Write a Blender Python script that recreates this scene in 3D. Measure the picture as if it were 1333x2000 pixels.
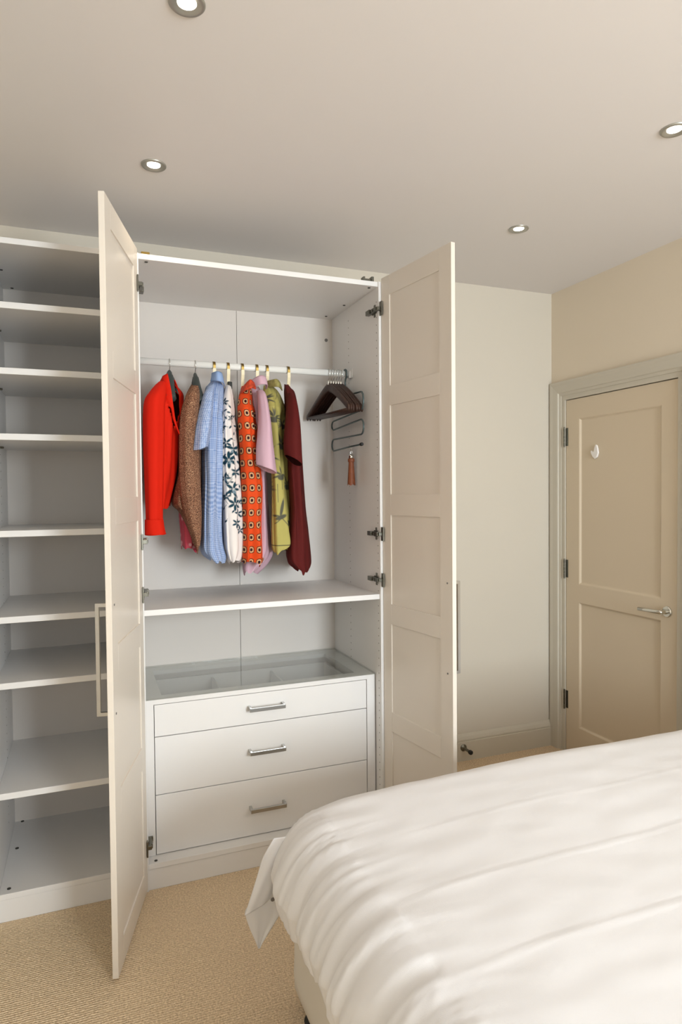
import bpy, bmesh, math, random
import numpy as np
from mathutils import Vector, Matrix, noise
random.seed(7)
for o in list(bpy.data.objects): bpy.data.objects.remove(o)
S = bpy.context.scene
COL = S.collection
PI = math.pi

# ---------------------------------------------------------------- camera
cam = bpy.data.cameras.new('camera'); camo = bpy.data.objects.new('camera', cam); COL.objects.link(camo)
cam.sensor_fit = 'VERTICAL'; cam.sensor_height = 24.0; cam.lens = 1274.98 * 24.0 / 2000.0
cam.clip_start = .05
yaw, pitch, roll = -.3703, -.0269, -.0091
r = Vector((math.cos(yaw), math.sin(yaw), 0))
f = Vector((-math.sin(yaw)*math.cos(pitch), math.cos(yaw)*math.cos(pitch), math.sin(pitch)))
u = r.cross(f)
r2 = r*math.cos(roll) + u*math.sin(roll); u2 = u*math.cos(roll) - r*math.sin(roll)
M = Matrix((r2, u2, -f)).transposed().to_4x4(); M.translation = Vector((-.1697, -2.4956, 1.4745))
camo.matrix_world = M
S.camera = camo

# ---------------------------------------------------------------- light and exposure
def rgb(r_, g_, b_):
    c = lambda v: (v/255/12.92) if v/255 <= .04045 else ((v/255+.055)/1.055)**2.4
    return (c(r_), c(g_), c(b_), 1)
w = bpy.data.worlds.new('sky'); S.world = w; w.use_nodes = True
w.node_tree.nodes['Background'].inputs[0].default_value = (.82, .9, 1, 1)
w.node_tree.nodes['Background'].inputs[1].default_value = 3.0
S.view_settings.view_transform = 'Standard'; S.view_settings.look = 'None'
S.view_settings.gamma = 1; S.view_settings.use_curve_mapping = False
S.view_settings.exposure = 0.0
def area(name, loc, rot, sx, sy, power, col):
    l = bpy.data.lights.new(name, 'AREA'); l.shape = 'RECTANGLE'; l.size = sx; l.size_y = sy
    l.energy = power; l.color = col
    o = bpy.data.objects.new(name, l); COL.objects.link(o); o.location = loc; o.rotation_euler = rot
    return o
WX0, WX1, WZ0, WZ1, NY = 1.0, 2.0, .85, 2.42, -4.9          # window in the near wall
area('daylight_and_fill', ((WX0+WX1)/2, NY-.02, (WZ0+WZ1)/2), (-PI/2, 0, PI), WX1-WX0-.1, WZ1-WZ0-.1, 140, (.84, .935, 1))
VX0, VX1 = -1.0, -.2                                            # unseen narrower window on the left, added for cool fill light
area('daylight_and_fill', ((VX0+VX1)/2, NY-.02, (WZ0+WZ1)/2), (-PI/2, 0, PI), VX1-VX0-.1, WZ1-WZ0-.1, 6, (.78, .95, 1))  # weak cool fill lamp behind the added left window

# ---------------------------------------------------------------- materials
MATS = {}
def mat(name, col, rough=.5, metal=0., bump=0., bscale=200., var=0., trans=0., spec=.5, sheen=0., emit=None, attr=None, bdist=.001):
    if name in MATS: return MATS[name]
    m = bpy.data.materials.new(name); m.use_nodes = True; nt = m.node_tree; b = nt.nodes['Principled BSDF']
    b.inputs['Base Color'].default_value = col; b.inputs['Roughness'].default_value = rough
    b.inputs['Metallic'].default_value = metal; b.inputs['Transmission Weight'].default_value = trans
    b.inputs['Specular IOR Level'].default_value = spec
    if sheen: b.inputs['Sheen Weight'].default_value = sheen
    tc = nt.nodes.new('ShaderNodeTexCoord'); src = tc.outputs['Object']
    n = nt.nodes.new('ShaderNodeTexNoise'); n.inputs['Scale'].default_value = bscale; n.inputs['Detail'].default_value = 3
    nt.links.new(src, n.inputs['Vector'])
    base = None
    if attr:
        a = nt.nodes.new('ShaderNodeVertexColor'); a.layer_name = attr; base = a.outputs['Color']
        nt.links.new(base, b.inputs['Base Color'])
    if var:
        mx = nt.nodes.new('ShaderNodeMix'); mx.data_type = 'RGBA'; mx.blend_type = 'MULTIPLY'; mx.inputs[0].default_value = 1
        if base: nt.links.new(base, mx.inputs[6])
        else: mx.inputs[6].default_value = col
        rm = nt.nodes.new('ShaderNodeMapRange'); rm.inputs[1].default_value = .3; rm.inputs[2].default_value = .7
        rm.inputs[3].default_value = 1-var; rm.inputs[4].default_value = 1+var*.4
        nt.links.new(n.outputs['Fac'], rm.inputs[0]); nt.links.new(rm.outputs[0], mx.inputs[7])
        nt.links.new(mx.outputs[2], b.inputs['Base Color'])
    if bump:
        bp = nt.nodes.new('ShaderNodeBump'); bp.inputs['Strength'].default_value = bump; bp.inputs['Distance'].default_value = bdist
        nt.links.new(n.outputs['Fac'], bp.inputs['Height']); nt.links.new(bp.outputs[0], b.inputs['Normal'])
    if emit:
        b.inputs['Emission Color'].default_value = emit[0]; b.inputs['Emission Strength'].default_value = emit[1]
    MATS[name] = m
    return m
WALL = mat('wall_paint', rgb(212, 203, 188), .85, bump=.15, bscale=300, spec=.2)
WALLR = mat('wall_paint_lit', rgb(232, 218, 197), .85, bump=.15, bscale=300, spec=.2)  # same wall paint made lighter: stronger light on the right wall put into the colour
CEIL = mat('ceiling_paint', rgb(231, 226, 224), .9, spec=.15)
TRIM = mat('trim_paint', rgb(204, 196, 180), .45)
DOORP = mat('door_paint', rgb(216, 199, 174), .42)
WHITE = mat('white_laminate', rgb(233, 230, 227), .38)
BACKW = mat('white_back_board', rgb(216, 208, 200), .5)
FOIL = mat('door_foil', rgb(229, 219, 206), .33)
STEEL = mat('brushed_steel', rgb(190, 190, 188), .3, metal=1)
HSTEEL = mat('hinge_steel', rgb(118, 116, 106), .3, metal=1)
DARK = mat('dark_fitting', rgb(52, 50, 46), .5)
GREYCAP = mat('grey_cap', rgb(110, 105, 100), .5)
BRASS = mat('brass', rgb(150, 125, 70), .35, metal=1)
CREAM = mat('cream_plastic', rgb(238, 222, 180), .4)
BLACKH = mat('charcoal_hanger', rgb(52, 60, 58), .5)
WOOD = mat('dark_wood', rgb(64, 40, 30), .42, var=.3, bscale=60)
CHROME = mat('chrome', rgb(215, 215, 210), .12, metal=1)
GREYMET = mat('grey_metal', rgb(85, 98, 98), .35, metal=.6)
RUBBER = mat('black_rubber', rgb(28, 28, 28), .7)
LEATH = mat('tan_leather', rgb(138, 76, 44), .6, var=.2, bscale=80)
DUV = mat('white_cotton', rgb(234, 232, 233), .8, bump=.25, bscale=700, sheen=.15, spec=.2)
DUVIN = mat('cotton_inside', rgb(225, 221, 218), .85, spec=.2)
BEDB = mat('divan_cotton', rgb(228, 222, 212), .85, bump=.2, bscale=500, spec=.2)

def carpet_mat():
    m = bpy.data.materials.new('wool_carpet'); m.use_nodes = True; nt = m.node_tree; b = nt.nodes['Principled BSDF']
    b.inputs['Roughness'].default_value = .95; b.inputs['Specular IOR Level'].default_value = .1
    tc = nt.nodes.new('ShaderNodeTexCoord')
    v = nt.nodes.new('ShaderNodeTexVoronoi'); v.inputs['Scale'].default_value = 230
    n = nt.nodes.new('ShaderNodeTexNoise'); n.inputs['Scale'].default_value = 160; n.inputs['Detail'].default_value = 4
    wv = nt.nodes.new('ShaderNodeTexWave'); wv.inputs['Scale'].default_value = 36; wv.inputs['Distortion'].default_value = 2.5; wv.bands_direction = 'Y'
    for t in (v, n, wv): nt.links.new(tc.outputs['Object'], t.inputs['Vector'])
    cr = nt.nodes.new('ShaderNodeValToRGB'); cr.color_ramp.elements[0].color = rgb(204, 176, 142); cr.color_ramp.elements[1].color = rgb(250, 226, 192)
    cr.color_ramp.elements[0].position = .3; cr.color_ramp.elements[1].position = .7
    nt.links.new(n.outputs['Fac'], cr.inputs[0]); nt.links.new(cr.outputs[0], b.inputs['Base Color'])
    ad = nt.nodes.new('ShaderNodeMath'); ad.operation = 'ADD'; nt.links.new(v.outputs['Distance'], ad.inputs[0]); nt.links.new(wv.outputs['Fac'], ad.inputs[1])
    bp = nt.nodes.new('ShaderNodeBump'); bp.inputs['Strength'].default_value = .6; bp.inputs['Distance'].default_value = .004
    nt.links.new(ad.outputs[0], bp.inputs['Height']); nt.links.new(bp.outputs[0], b.inputs['Normal'])
    return m
CARPET = carpet_mat()

def tweed_mat():
    m = bpy.data.materials.new('flecked_tweed'); m.use_nodes = True; nt = m.node_tree; b = nt.nodes['Principled BSDF']
    b.inputs['Roughness'].default_value = .9; b.inputs['Specular IOR Level'].default_value = .15
    tc = nt.nodes.new('ShaderNodeTexCoord'); mp = nt.nodes.new('ShaderNodeMapping'); mp.inputs['Scale'].default_value = (1, 1, 2.2)
    nt.links.new(tc.outputs['Object'], mp.inputs[0])
    n = nt.nodes.new('ShaderNodeTexNoise'); n.inputs['Scale'].default_value = 260; n.inputs['Detail'].default_value = 2
    nt.links.new(mp.outputs[0], n.inputs['Vector'])
    cr = nt.nodes.new('ShaderNodeValToRGB'); e = cr.color_ramp.elements
    e[0].position = .36; e[0].color = rgb(58, 42, 36); e[1].position = .66; e[1].color = rgb(188, 152, 120)
    x = cr.color_ramp.elements.new(.47); x.color = rgb(118, 80, 60); x = cr.color_ramp.elements.new(.55); x.color = rgb(148, 104, 80)
    nt.links.new(n.outputs['Fac'], cr.inputs[0]); nt.links.new(cr.outputs[0], b.inputs['Base Color'])
    bp = nt.nodes.new('ShaderNodeBump'); bp.inputs['Strength'].default_value = .6; bp.inputs['Distance'].default_value = .002
    nt.links.new(n.outputs['Fac'], bp.inputs['Height']); nt.links.new(bp.outputs[0], b.inputs['Normal'])
    return m
TWEED = tweed_mat()
RED = mat('red_wool', rgb(212, 34, 12), .8, bump=.3, bscale=400, spec=.15)
REDIN = mat('red_jacket_lining', rgb(105, 38, 18), .7)
PINK = mat('pale_pink_cotton', rgb(208, 172, 186), .85, spec=.2, bump=.1, bscale=500)
MAROON = mat('maroon_cloth', rgb(90, 28, 26), .8, spec=.15)
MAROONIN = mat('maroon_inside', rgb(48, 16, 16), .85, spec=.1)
PRINTM = mat('printed_cotton', (1, 1, 1, 1), .75, spec=.2, attr='print')
BLUEM = mat('blue_gingham_cotton', (1, 1, 1, 1), .8, spec=.2, attr='print')
LINM = mat('floral_lining', (1, 1, 1, 1), .6, attr='print')

# ---------------------------------------------------------------- helpers
def tag(o, label=None, cat=None, group=None, kind=None):
    if label: o['label'] = label
    if cat: o['category'] = cat
    if group: o['group'] = group
    if kind: o['kind'] = kind
    return o
def empty(name, loc, rz=0, **k):
    o = bpy.data.objects.new(name, None); o.empty_display_size = .05; COL.objects.link(o)
    o.location = loc; o.rotation_euler = (0, 0, rz); return tag(o, **k)
def link(name, me, m, parent=None, local=False, smooth=False):
    o = bpy.data.objects.new(name, me); COL.objects.link(o)
    if m is not None:
        for mm in (m if isinstance(m, (list, tuple)) else [m]): me.materials.append(mm)
    if parent is not None:
        o.parent = parent
        if not local:                                   # mesh given in world coordinates
            off = Vector((0, 0, 0)); p = parent; mw = Matrix.Identity(4); chain = []
            while p is not None: chain.append(p); p = p.parent
            for p in reversed(chain): mw = mw @ Matrix.LocRotScale(p.location, p.rotation_euler, p.scale)
            me.transform(mw.inverted())
    if smooth:
        me.polygons.foreach_set('use_smooth', [True]*len(me.polygons))
    return o
def bx(bm, x0, x1, y0, y1, z0, z1):
    vs = [bm.verts.new((x, y, z)) for x in (min(x0, x1), max(x0, x1)) for y in (min(y0, y1), max(y0, y1)) for z in (min(z0, z1), max(z0, z1))]
    for q in ((0, 1, 3, 2), (4, 6, 7, 5), (0, 4, 5, 1), (2, 3, 7, 6), (0, 2, 6, 4), (1, 5, 7, 3)):
        bm.faces.new([vs[i] for i in q])
    return vs
def bevel(bm, w_, seg=2):
    bmesh.ops.bevel(bm, geom=bm.edges[:], offset=w_, segments=seg, profile=.5, affect='EDGES')
def box(name, c, m, parent=None, bv=.0015, local=False, seg=2):
    bm = bmesh.new(); bx(bm, *c)
    if bv: bevel(bm, bv, seg)
    me = bpy.data.meshes.new(name); bm.to_mesh(me); bm.free()
    return link(name, me, m, parent, local)
def from_bm(name, bm, m, parent=None, local=False, smooth=False):
    bmesh.ops.recalc_face_normals(bm, faces=bm.faces[:])
    me = bpy.data.meshes.new(name); bm.to_mesh(me); bm.free()
    return link(name, me, m, parent, local, smooth)
def tube(bm, pts, rad, n=10, cap=True, closed=False):
    pts = [Vector(p) for p in pts]; rings = []; N = len(pts)
    if not isinstance(rad, (list, tuple)): rad = [rad]*N
    up = None
    for i, p in enumerate(pts):
        a = pts[i-1] if i else p; b = pts[i+1] if i < N-1 else p
        t = (b-a).normalized()
        if up is None:
            up = Vector((0, 0, 1)) if abs(t.z) < .9 else Vector((0, 1, 0))
        s = t.cross(up).normalized(); up = s.cross(t).normalized()
        rings.append([bm.verts.new(p + rad[i]*(math.cos(k*2*PI/n)*s + math.sin(k*2*PI/n)*up)) for k in range(n)])
    for i in range(N-1):
        for k in range(n):
            bm.faces.new((rings[i][k], rings[i][(k+1) % n], rings[i+1][(k+1) % n], rings[i+1][k]))
    if cap:
        bm.faces.new(rings[0][::-1]); bm.faces.new(rings[-1])
def cyl(bm, a, b, rad, n=16): tube(bm, [a, b], rad, n)
def lathe(bm, prof, c, axis='z', n=32):
    """prof: list of (radius, height)."""
    c = Vector(c); rings = []
    for rr, h in prof:
        ring = []
        for k in range(n):
            a = k*2*PI/n; v = Vector((rr*math.cos(a), rr*math.sin(a), h))
            if axis == 'x': v = Vector((v.z, v.x, v.y))
            if axis == 'y': v = Vector((v.x, v.z, v.y))
            ring.append(bm.verts.new(c+v))
        rings.append(ring)
    for i in range(len(rings)-1):
        for k in range(n): bm.faces.new((rings[i][k], rings[i][(k+1) % n], rings[i+1][(k+1) % n], rings[i+1][k]))
    bm.faces.new(rings[0][::-1]); bm.faces.new(rings[-1])
def spline(pts, n):
    """Catmull-Rom through pts (lists of floats) -> n samples."""
    P = np.array(pts, float); K = len(P); out = []
    for i in range(n):
        t = i/(n-1)*(K-1); k = min(int(t), K-2); f_ = t-k
        p0 = P[max(k-1, 0)]; p1 = P[k]; p2 = P[k+1]; p3 = P[min(k+2, K-1)]
        out.append(.5*((2*p1)+(-p0+p2)*f_+(2*p0-5*p1+4*p2-p3)*f_**2+(-p0+3*p1-3*p2+p3)*f_**3))
    return np.array(out)
def grid_mesh(name, V, m, parent=None, closed_u=False, mask=None, solid=0., color=None, uvw=None, offset=-1., mats=None):
    """V: (rows, cols, 3) array; smooth cloth."""
    R, Cc = V.shape[:2]; idx = np.arange(R*Cc).reshape(R, Cc)
    a = idx[:-1, :]; b = idx[1:, :]
    if closed_u:
        q = np.stack([a, np.roll(a, -1, 1), np.roll(b, -1, 1), b], -1)
    else:
        q = np.stack([a[:, :-1], a[:, 1:], b[:, 1:], b[:, :-1]], -1)
    q = q.reshape(-1, 4)[:, ::-1]
    if mask is not None:
        mk = mask.reshape(-1); q = q[mk[q].all(1)]
        used = np.unique(q); rem = np.zeros(R*Cc, int); rem[used] = np.arange(len(used)); q = rem[q]
        Vv = V.reshape(-1, 3)[used]
        if color is not None: color = color.reshape(-1, 3)[used]
    else:
        Vv = V.reshape(-1, 3)
        if color is not None: color = color.reshape(-1, 3)
    me = bpy.data.meshes.new(name)
    me.vertices.add(len(Vv)); me.vertices.foreach_set('co', Vv.astype(np.float32).ravel())
    me.loops.add(len(q)*4); me.loops.foreach_set('vertex_index', q.ravel())
    me.polygons.add(len(q)); me.polygons.foreach_set('loop_start', np.arange(len(q))*4)
    me.polygons.foreach_set('loop_total', np.full(len(q), 4)); me.update(calc_edges=True)
    if color is not None:
        ca = me.color_attributes.new('print', 'FLOAT_COLOR', 'POINT')
        c4 = np.ones((len(Vv), 4), np.float32); c4[:, :3] = color; ca.data.foreach_set('color', c4.ravel())
    o = link(name, me, mats or m, parent, smooth=True)
    if solid:
        md = o.modifiers.new('thickness', 'SOLIDIFY'); md.thickness = solid; md.offset = offset
        if mats: md.material_offset = 1
    return o

# ================================================================= THE SETTING
XR, YW, ZC, XL = 2.346, .5985, 2.6163, -1.25
def st(name, c, m, bv=0): return tag(box(name, c, m, None, bv), kind='structure')
st('floor', (XL-.1, XR+.1, NY-.1, YW+.1, -.05, 0), CARPET)
st('ceiling', (XL-.1, XR+.1, NY-.1, YW+.1, ZC, ZC+.05), CEIL)
st('wall_back', (XL-.1, XR+.1, YW, YW+.1, 0, ZC), WALL)
st('wall_left', (XL-.1, XL, NY-.1, YW, 0, ZC), WALL)
bm = bmesh.new()                                             # near wall with the window opening and the added fill opening
bx(bm, XL, VX0, NY-.1, NY, 0, ZC); bx(bm, VX1, WX0, NY-.1, NY, 0, ZC); bx(bm, WX1, XR, NY-.1, NY, 0, ZC)
for a, b in ((WX0, WX1), (VX0, VX1)): bx(bm, a, b, NY-.1, NY, 0, WZ0); bx(bm, a, b, NY-.1, NY, WZ1, ZC)
tag(from_bm('wall_front', bm, WALL), kind='structure')
def window(name, a, b):
    win = empty(name, ((a+b)/2, NY-.08, WZ0), kind='structure'); fw = .05; m_ = (a+b)/2
    for nm, c in (('frame_side', (a, a+fw, WZ0, WZ1)), ('frame_side', (b-fw, b, WZ0, WZ1)), ('frame_rail', (a+fw, b-fw, WZ0, WZ0+fw)), ('frame_rail', (a+fw, b-fw, WZ1-fw, WZ1)), ('mullion', (m_-.02, m_+.02, WZ0+fw, WZ1-fw))):
        box(nm, (c[0], c[1], NY-.1, NY-.05, c[2], c[3]), TRIM, win, .002)
    box('window_sill', (a-.05, b+.05, NY-.02, NY+.12, WZ0-.03, WZ0), TRIM, win, .003)
window('window_1', WX0, WX1); window('added_fill_window', VX0, VX1)  # the left one is added to let fill light in
# right wall with the doorway
DY0, DY1, DZ = .4806, -.2686, 1.9892                          # hinge side, lock side, head of the door
bm = bmesh.new()
bx(bm, XR, XR+.1, DY0+.03, YW, 0, ZC); bx(bm, XR, XR+.1, NY-.1, DY1-.03, 0, ZC); bx(bm, XR, XR+.1, DY1-.03, DY0+.03, DZ+.03, ZC)
tag(from_bm('wall_right', bm, WALLR), kind='structure')
st('trim_1', (XR+.1, XR+.12, DY1-.1, DY0+.1, 0, DZ+.1), TRIM)   # closes the doorway behind the leaf

def architrave(name, parent):
    # moulded section swept round three sides: (distance outwards from opening, projection into room)
    sec = [(.004, 0), (.004, .006), (.018, .008), (.022, .014), (.03, .016), (.06, .019), (.074, .022), (.083, .022), (.083, 0)]
    def at(k, d, pr):
        y0, y1, z1 = DY0+.03, DY1-.03, DZ+.03
        return {0: (XR-pr, y0-.004+d, 0), 1: (XR-pr, y0-.004+d, z1-.004+d), 2: (XR-pr, y1+.004-d, z1-.004+d), 3: (XR-pr, y1+.004-d, 0)}[k]
    bm = bmesh.new(); g = [[bm.verts.new(at(k, d, pr)) for d, pr in sec] for k in range(4)]
    for k in range(3):
        for i in range(len(sec)-1): bm.faces.new((g[k][i], g[k][i+1], g[k+1][i+1], g[k+1][i]))
    return from_bm(name, bm, TRIM, parent)
dr = empty('door_1', (XR, (DY0+DY1)/2, 0), kind='structure')
architrave('architrave', dr)
bm = bmesh.new()                                              # jamb lining, with stop
bx(bm, XR-.002, XR+.1, DY0+.003, DY0+.03, 0, DZ+.03); bx(bm, XR-.002, XR+.1, DY1-.03, DY1-.004, 0, DZ+.03)
bx(bm, XR-.002, XR+.1, DY1-.004, DY0+.003, DZ+.004, DZ+.03)
from_bm('door_lining', bm, TRIM, dr)
# leaf with two sunk panels
def leaf(parent):
    x0 = XR+.006; dep = .04; bm = bmesh.new()
    ys = [DY0, .379, -.175, DY1]; zs = [.012, .164, .866, .966, 1.881, DZ]
    bx(bm, x0, x0+dep, ys[1], ys[0], zs[0], zs[5]); bx(bm, x0, x0+dep, ys[3], ys[2], zs[0], zs[5])
    for a, b in ((zs[0], zs[1]), (zs[2], zs[3]), (zs[4], zs[5])): bx(bm, x0, x0+dep, ys[2], ys[1], a, b)
    o = from_bm('door_leaf', bm, DOORP, parent)
    for a, b in ((zs[1], zs[2]), (zs[3], zs[4])):
        bm = bmesh.new(); rings = []
        for ins, d in ((0, 0), (.004, .002), (.010, .009), (.016, .010)):
            rings.append([bm.verts.new((x0+d, y, z)) for y, z in ((ys[1]-ins, a+ins), (ys[2]+ins, a+ins), (ys[2]+ins, b-ins), (ys[1]-ins, b-ins))])
        for i in range(3):
            for k in range(4): bm.faces.new((rings[i][k], rings[i][(k+1) % 4], rings[i+1][(k+1) % 4], rings[i+1][k]))
        bm.faces.new(rings[3])
        from_bm('door_panel', bm, DOORP, o)
    return o
lf = leaf(dr)
for hz in (1.786, 1.044, .30):
    bm = bmesh.new(); hx = XR-.004; hy = DY0+.004
    for k in range(5):
        z = hz-.05+k*.02; cyl(bm, (hx, hy, z+.0006), (hx, hy, z+.0194), .0062 if k % 2 == 0 else .0058, 12)
    cyl(bm, (hx, hy, hz-.056), (hx, hy, hz-.051), .005, 12); cyl(bm, (hx, hy, hz+.051), (hx, hy, hz+.056), .005, 12)
    bx(bm, XR+.0045, XR+.0065, hy-.02, hy-.004, hz-.05, hz+.05)
    from_bm('door_hinge', bm, HSTEEL, dr)
bm = bmesh.new()
lathe(bm, [(.026, 0), (.026, -.006), (.023, -.009), (.011, -.010), (.011, -.045), (.0, -.046)][:5], (XR+.006, -.213, .912), 'x', 32)
from_bm('handle_rose', bm, CHROME, lf, smooth=False)
bm = bmesh.new()
tube(bm, [(XR-.03, -.218, .912), (XR-.038, -.21, .912), (XR-.041, -.195, .912), (XR-.041, -.15, .911), (XR-.041, -.085, .909)], [.0105, .0105, .0095, .009, .0085], 14)
from_bm('door_handle', bm, CHROME, lf, smooth=True)
# small white ornament stuck to the door
bm = bmesh.new()
def lobe(bm, pts, x, th):
    f1 = [bm.verts.new((x, y, z)) for y, z in pts]; f2 = [bm.verts.new((x-th, y*.96+.04*pts[0][0], z)) for y, z in pts]
    n = len(pts); bm.faces.new(f1); bm.faces.new(f2[::-1])
    for k in range(n): bm.faces.new((f1[k], f1[(k+1) % n], f2[(k+1) % n], f2[k]))
sh = [(.262, 1.652), (.245, 1.660), (.236, 1.682), (.240, 1.705), (.247, 1.724), (.255, 1.727), (.263, 1.712), (.266, 1.695), (.268, 1.684), (.275, 1.689), (.284, 1.697), (.292, 1.694), (.288, 1.681), (.278, 1.664)]
lobe(bm, sh, XR+.0155, .010)
bevel(bm, .0025, 2)
tag(from_bm('door_ornament', bm, mat('white_ceramic', rgb(245, 240, 236), .4), None), label='small white wing-shaped ornament fixed to the upper panel of the grey-beige door', cat='ornament')
# skirting boards
def skirting(name, p0, p1, nrm):
    sec = [(0, 0), (.018, 0), (.018, .104), (.0145, .107), (.0165, .112), (.0165, .118), (.012, .132), (.006, .143), (.004, .147), (0, .147)]
    bm = bmesh.new(); g = [[bm.verts.new((p[0]+nrm[0]*d, p[1]+nrm[1]*d, z)) for d, z in sec] for p in (p0, p1)]
    for i in range(len(sec)-1): bm.faces.new((g[0][i], g[0][i+1], g[1][i+1], g[1][i]))
    bm.faces.new(g[0]); bm.faces.new(g[1][::-1])
    return tag(from_bm(name, bm, TRIM), kind='structure')
skirting('baseboard_back', (.997, YW), (XR, YW), (0, -1))
skirting('baseboard_right', (XR, DY1-.12), (XR, NY), (-1, 0))
skirting('baseboard_left', (XL, NY), (XL, YW), (1, 0))
skirting('baseboard_front', (XL, NY), (XR, NY), (0, 1))
# door stop screwed to the skirting board
ds = empty('door_stop', (1.735, YW-.018, .075), label='small steel door stop with black tip on the skirting board', cat='door stop')
bm = bmesh.new(); lathe(bm, [(.019, 0), (.019, -.004), (.012, -.009), (.0075, -.014), (.0075, -.062), (.010, -.064)], (1.735, YW-.018, .075), 'y', 20)
from_bm('stem', bm, HSTEEL, ds)
bm = bmesh.new(); lathe(bm, [(.011, -.064), (.012, -.068), (.012, -.078), (.009, -.082)], (1.735, YW-.018, .075), 'y', 20)
from_bm('rubber_tip', bm, RUBBER, ds)

# ---------------------------------------------------------------- downlights
LAMP = mat('lamp_glow', (1, 1, 1, 1), .5, emit=((1, .93, .80, 1), 8))
RING = mat('satin_ring', rgb(176, 174, 166), .35, metal=.7)
def downlight(x, y, label):
    t = empty('downlight', (x, y, ZC), label=label, cat='downlight', group='recessed ceiling downlights')
    bm = bmesh.new(); n = 40
    prof = [(.0425, 0), (.0425, -.003), (.040, -.0055), (.034, -.0055), (.029, -.003), (.0235, -.0015), (.0225, -.001)]
    rings = [[bm.verts.new((x+rr*math.cos(k*2*PI/n), y+rr*math.sin(k*2*PI/n), ZC+h)) for k in range(n)] for rr, h in prof]
    for i in range(len(rings)-1):
        for k in range(n): bm.faces.new((rings[i][k], rings[i][(k+1) % n], rings[i+1][(k+1) % n], rings[i+1][k]))
    from_bm('trim_ring', bm, RING, t, smooth=True)
    bm = bmesh.new(); lathe(bm, [(.0223, -.0005), (.0223, -.0012), (.020, -.002), (.008, -.0024)], (x, y, ZC), 'z', 32)
    from_bm('lamp', bm, LAMP, t)
    l = bpy.data.lights.new('downlight_beam', 'SPOT'); l.energy = 4.5; l.color = (1, .84, .62); l.spot_size = 2.2; l.spot_blend = 1; l.shadow_soft_size = .025
    o = bpy.data.objects.new('downlight_beam', l); COL.objects.link(o); o.location = (x, y, ZC-.012)
downlight(.064, -.137, 'round downlight just in front of the open left wardrobe door')
downlight(.066, -.931, 'round downlight cut by the top edge, left of the others')
downlight(1.591, -.116, 'round downlight nearest the corner above the grey-beige door')
downlight(1.579, -.931, 'round downlight at the right edge of the ceiling')

# ================================================================= WARDROBES
T = .018
def carcass(x0, x1, label, name='wardrobe'):
    t = empty(name, ((x0+x1)/2, .28, 0), label=label, cat='wardrobe', group='white laminate wardrobe frames')
    for a in (x0, x1-T): box('side_panel', (a, a+T, 0, .57, .0, 2.359), WHITE, t, .001)
    box('top_panel', (x0+T, x1-T, .006, .57, 2.339, 2.359), WHITE, t, .001)
    box('bottom_panel', (x0+T, x1-T, .004, .57, .0805, .10), WHITE, t, .001)
    box('plinth', (x0+T, x1-T, .008, .024, 0, .0785), WHITE, t, .001)
    return t
def cap(bm, c, axis, rr=.006, h=.002): lathe(bm, [(rr, 0), (rr, h), (rr*.6, h*1.3)], c, axis, 12)
main = carcass(0, .9935, 'wide white wardrobe with both framed doors open, clothes rail and three drawers')
left = carcass(-.499, -.001, 'narrow open white wardrobe with shelves only, left of the open door', 'wardrobe')
RX = .9755                                                     # inner face of the right side
for a, b in ((.018, .4955), (.4975, RX)): box('back_panel', (a, b, .5535, .557, .10, 2.339), BACKW, main, 0)
box('back_panel', (-.481, -.019, .5535, .557, .10, 2.339), BACKW, left, 0)
box('shelf', (.018, RX, .011, .5535, 1.030, 1.0515), WHITE, main, .001)
for z in (2.143, 1.919, 1.694, 1.360, 1.062, .833, .449):
    box('shelf', (-.481, -.019, .011, .5535, z-.022, z), WHITE, left, .001)
# cam fittings and peg holes
for (x, y) in ((.046, .022), (.948, .022)):
    bm = bmesh.new(); cap(bm, (x, y, .1002), 'z'); from_bm('cam_cap', bm, DARK, main)
for (x, y) in ((.946, .03), (.048, .03), (.94, .30), (.925, .50)):
    bm = bmesh.new(); lathe(bm, [(.006, 0), (.006, -.002), (.004, -.0026)], (x, y, 2.3388), 'z', 12); from_bm('cam_cap', bm, DARK, main)
bm = bmesh.new(); lathe(bm, [(.008, 0), (.008, -.003), (.005, -.004)], (.943, .5533, 2.236), 'y', 16); from_bm('wall_fixing', bm, GREYCAP, main)
for y in (.546, .318, .035):
    bm = bmesh.new(); cap(bm, (-.452, y, .1002), 'z', .0065); from_bm('cam_cap', bm, DARK, left)
for (x, y) in ((-.445, .53), (-.46, .30)):
    bm = bmesh.new(); lathe(bm, [(.006, 0), (.006, -.002), (.004, -.0026)], (x, y, 2.3388), 'z', 12); from_bm('cam_cap', bm, DARK, left)
HOLE = mat('peg_hole', rgb(120, 110, 98), .8)
def holes(parent, x, s, z0, z1, ys=(.023, .338)):
    bm = bmesh.new()
    for y in ys:
        z = z0
        while z < z1:
            lathe(bm, [(.0026, 0), (.0026, s*.0004)], (x, y, z), 'x', 6); z += .032
    tag(from_bm('peg_holes', bm, HOLE, parent), kind='stuff')
holes(main, RX, -1, .2, 2.3); holes(main, .018, 1, .75, 2.3); holes(left, -.481, 1, .2, 2.3)
for z in (2.143, 1.919, 1.694, 1.360):                           # shelf pegs
    for y in (.338,): 
        bm = bmesh.new(); lathe(bm, [(.004, 0), (.004, .012), (.002, .013)], (-.481, y, z-.0265), 'x', 10); from_bm('shelf_peg', bm, HSTEEL, left)
# bracket on the top panel
bm = bmesh.new(); bx(bm, .915, .968, .02, .055, 2.359, 2.363); bx(bm, .918, .925, .022, .05, 2.363, 2.381); bx(bm, .955, .965, .022, .05, 2.363, 2.384); bx(bm, .925, .955, .03, .045, 2.363, 2.376)
from_bm('top_bracket', bm, HSTEEL, main)
bm = bmesh.new(); bx(bm, .03, .06, .02, .05, 2.359, 2.372); from_bm('top_bracket', bm, BRASS, main)

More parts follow.
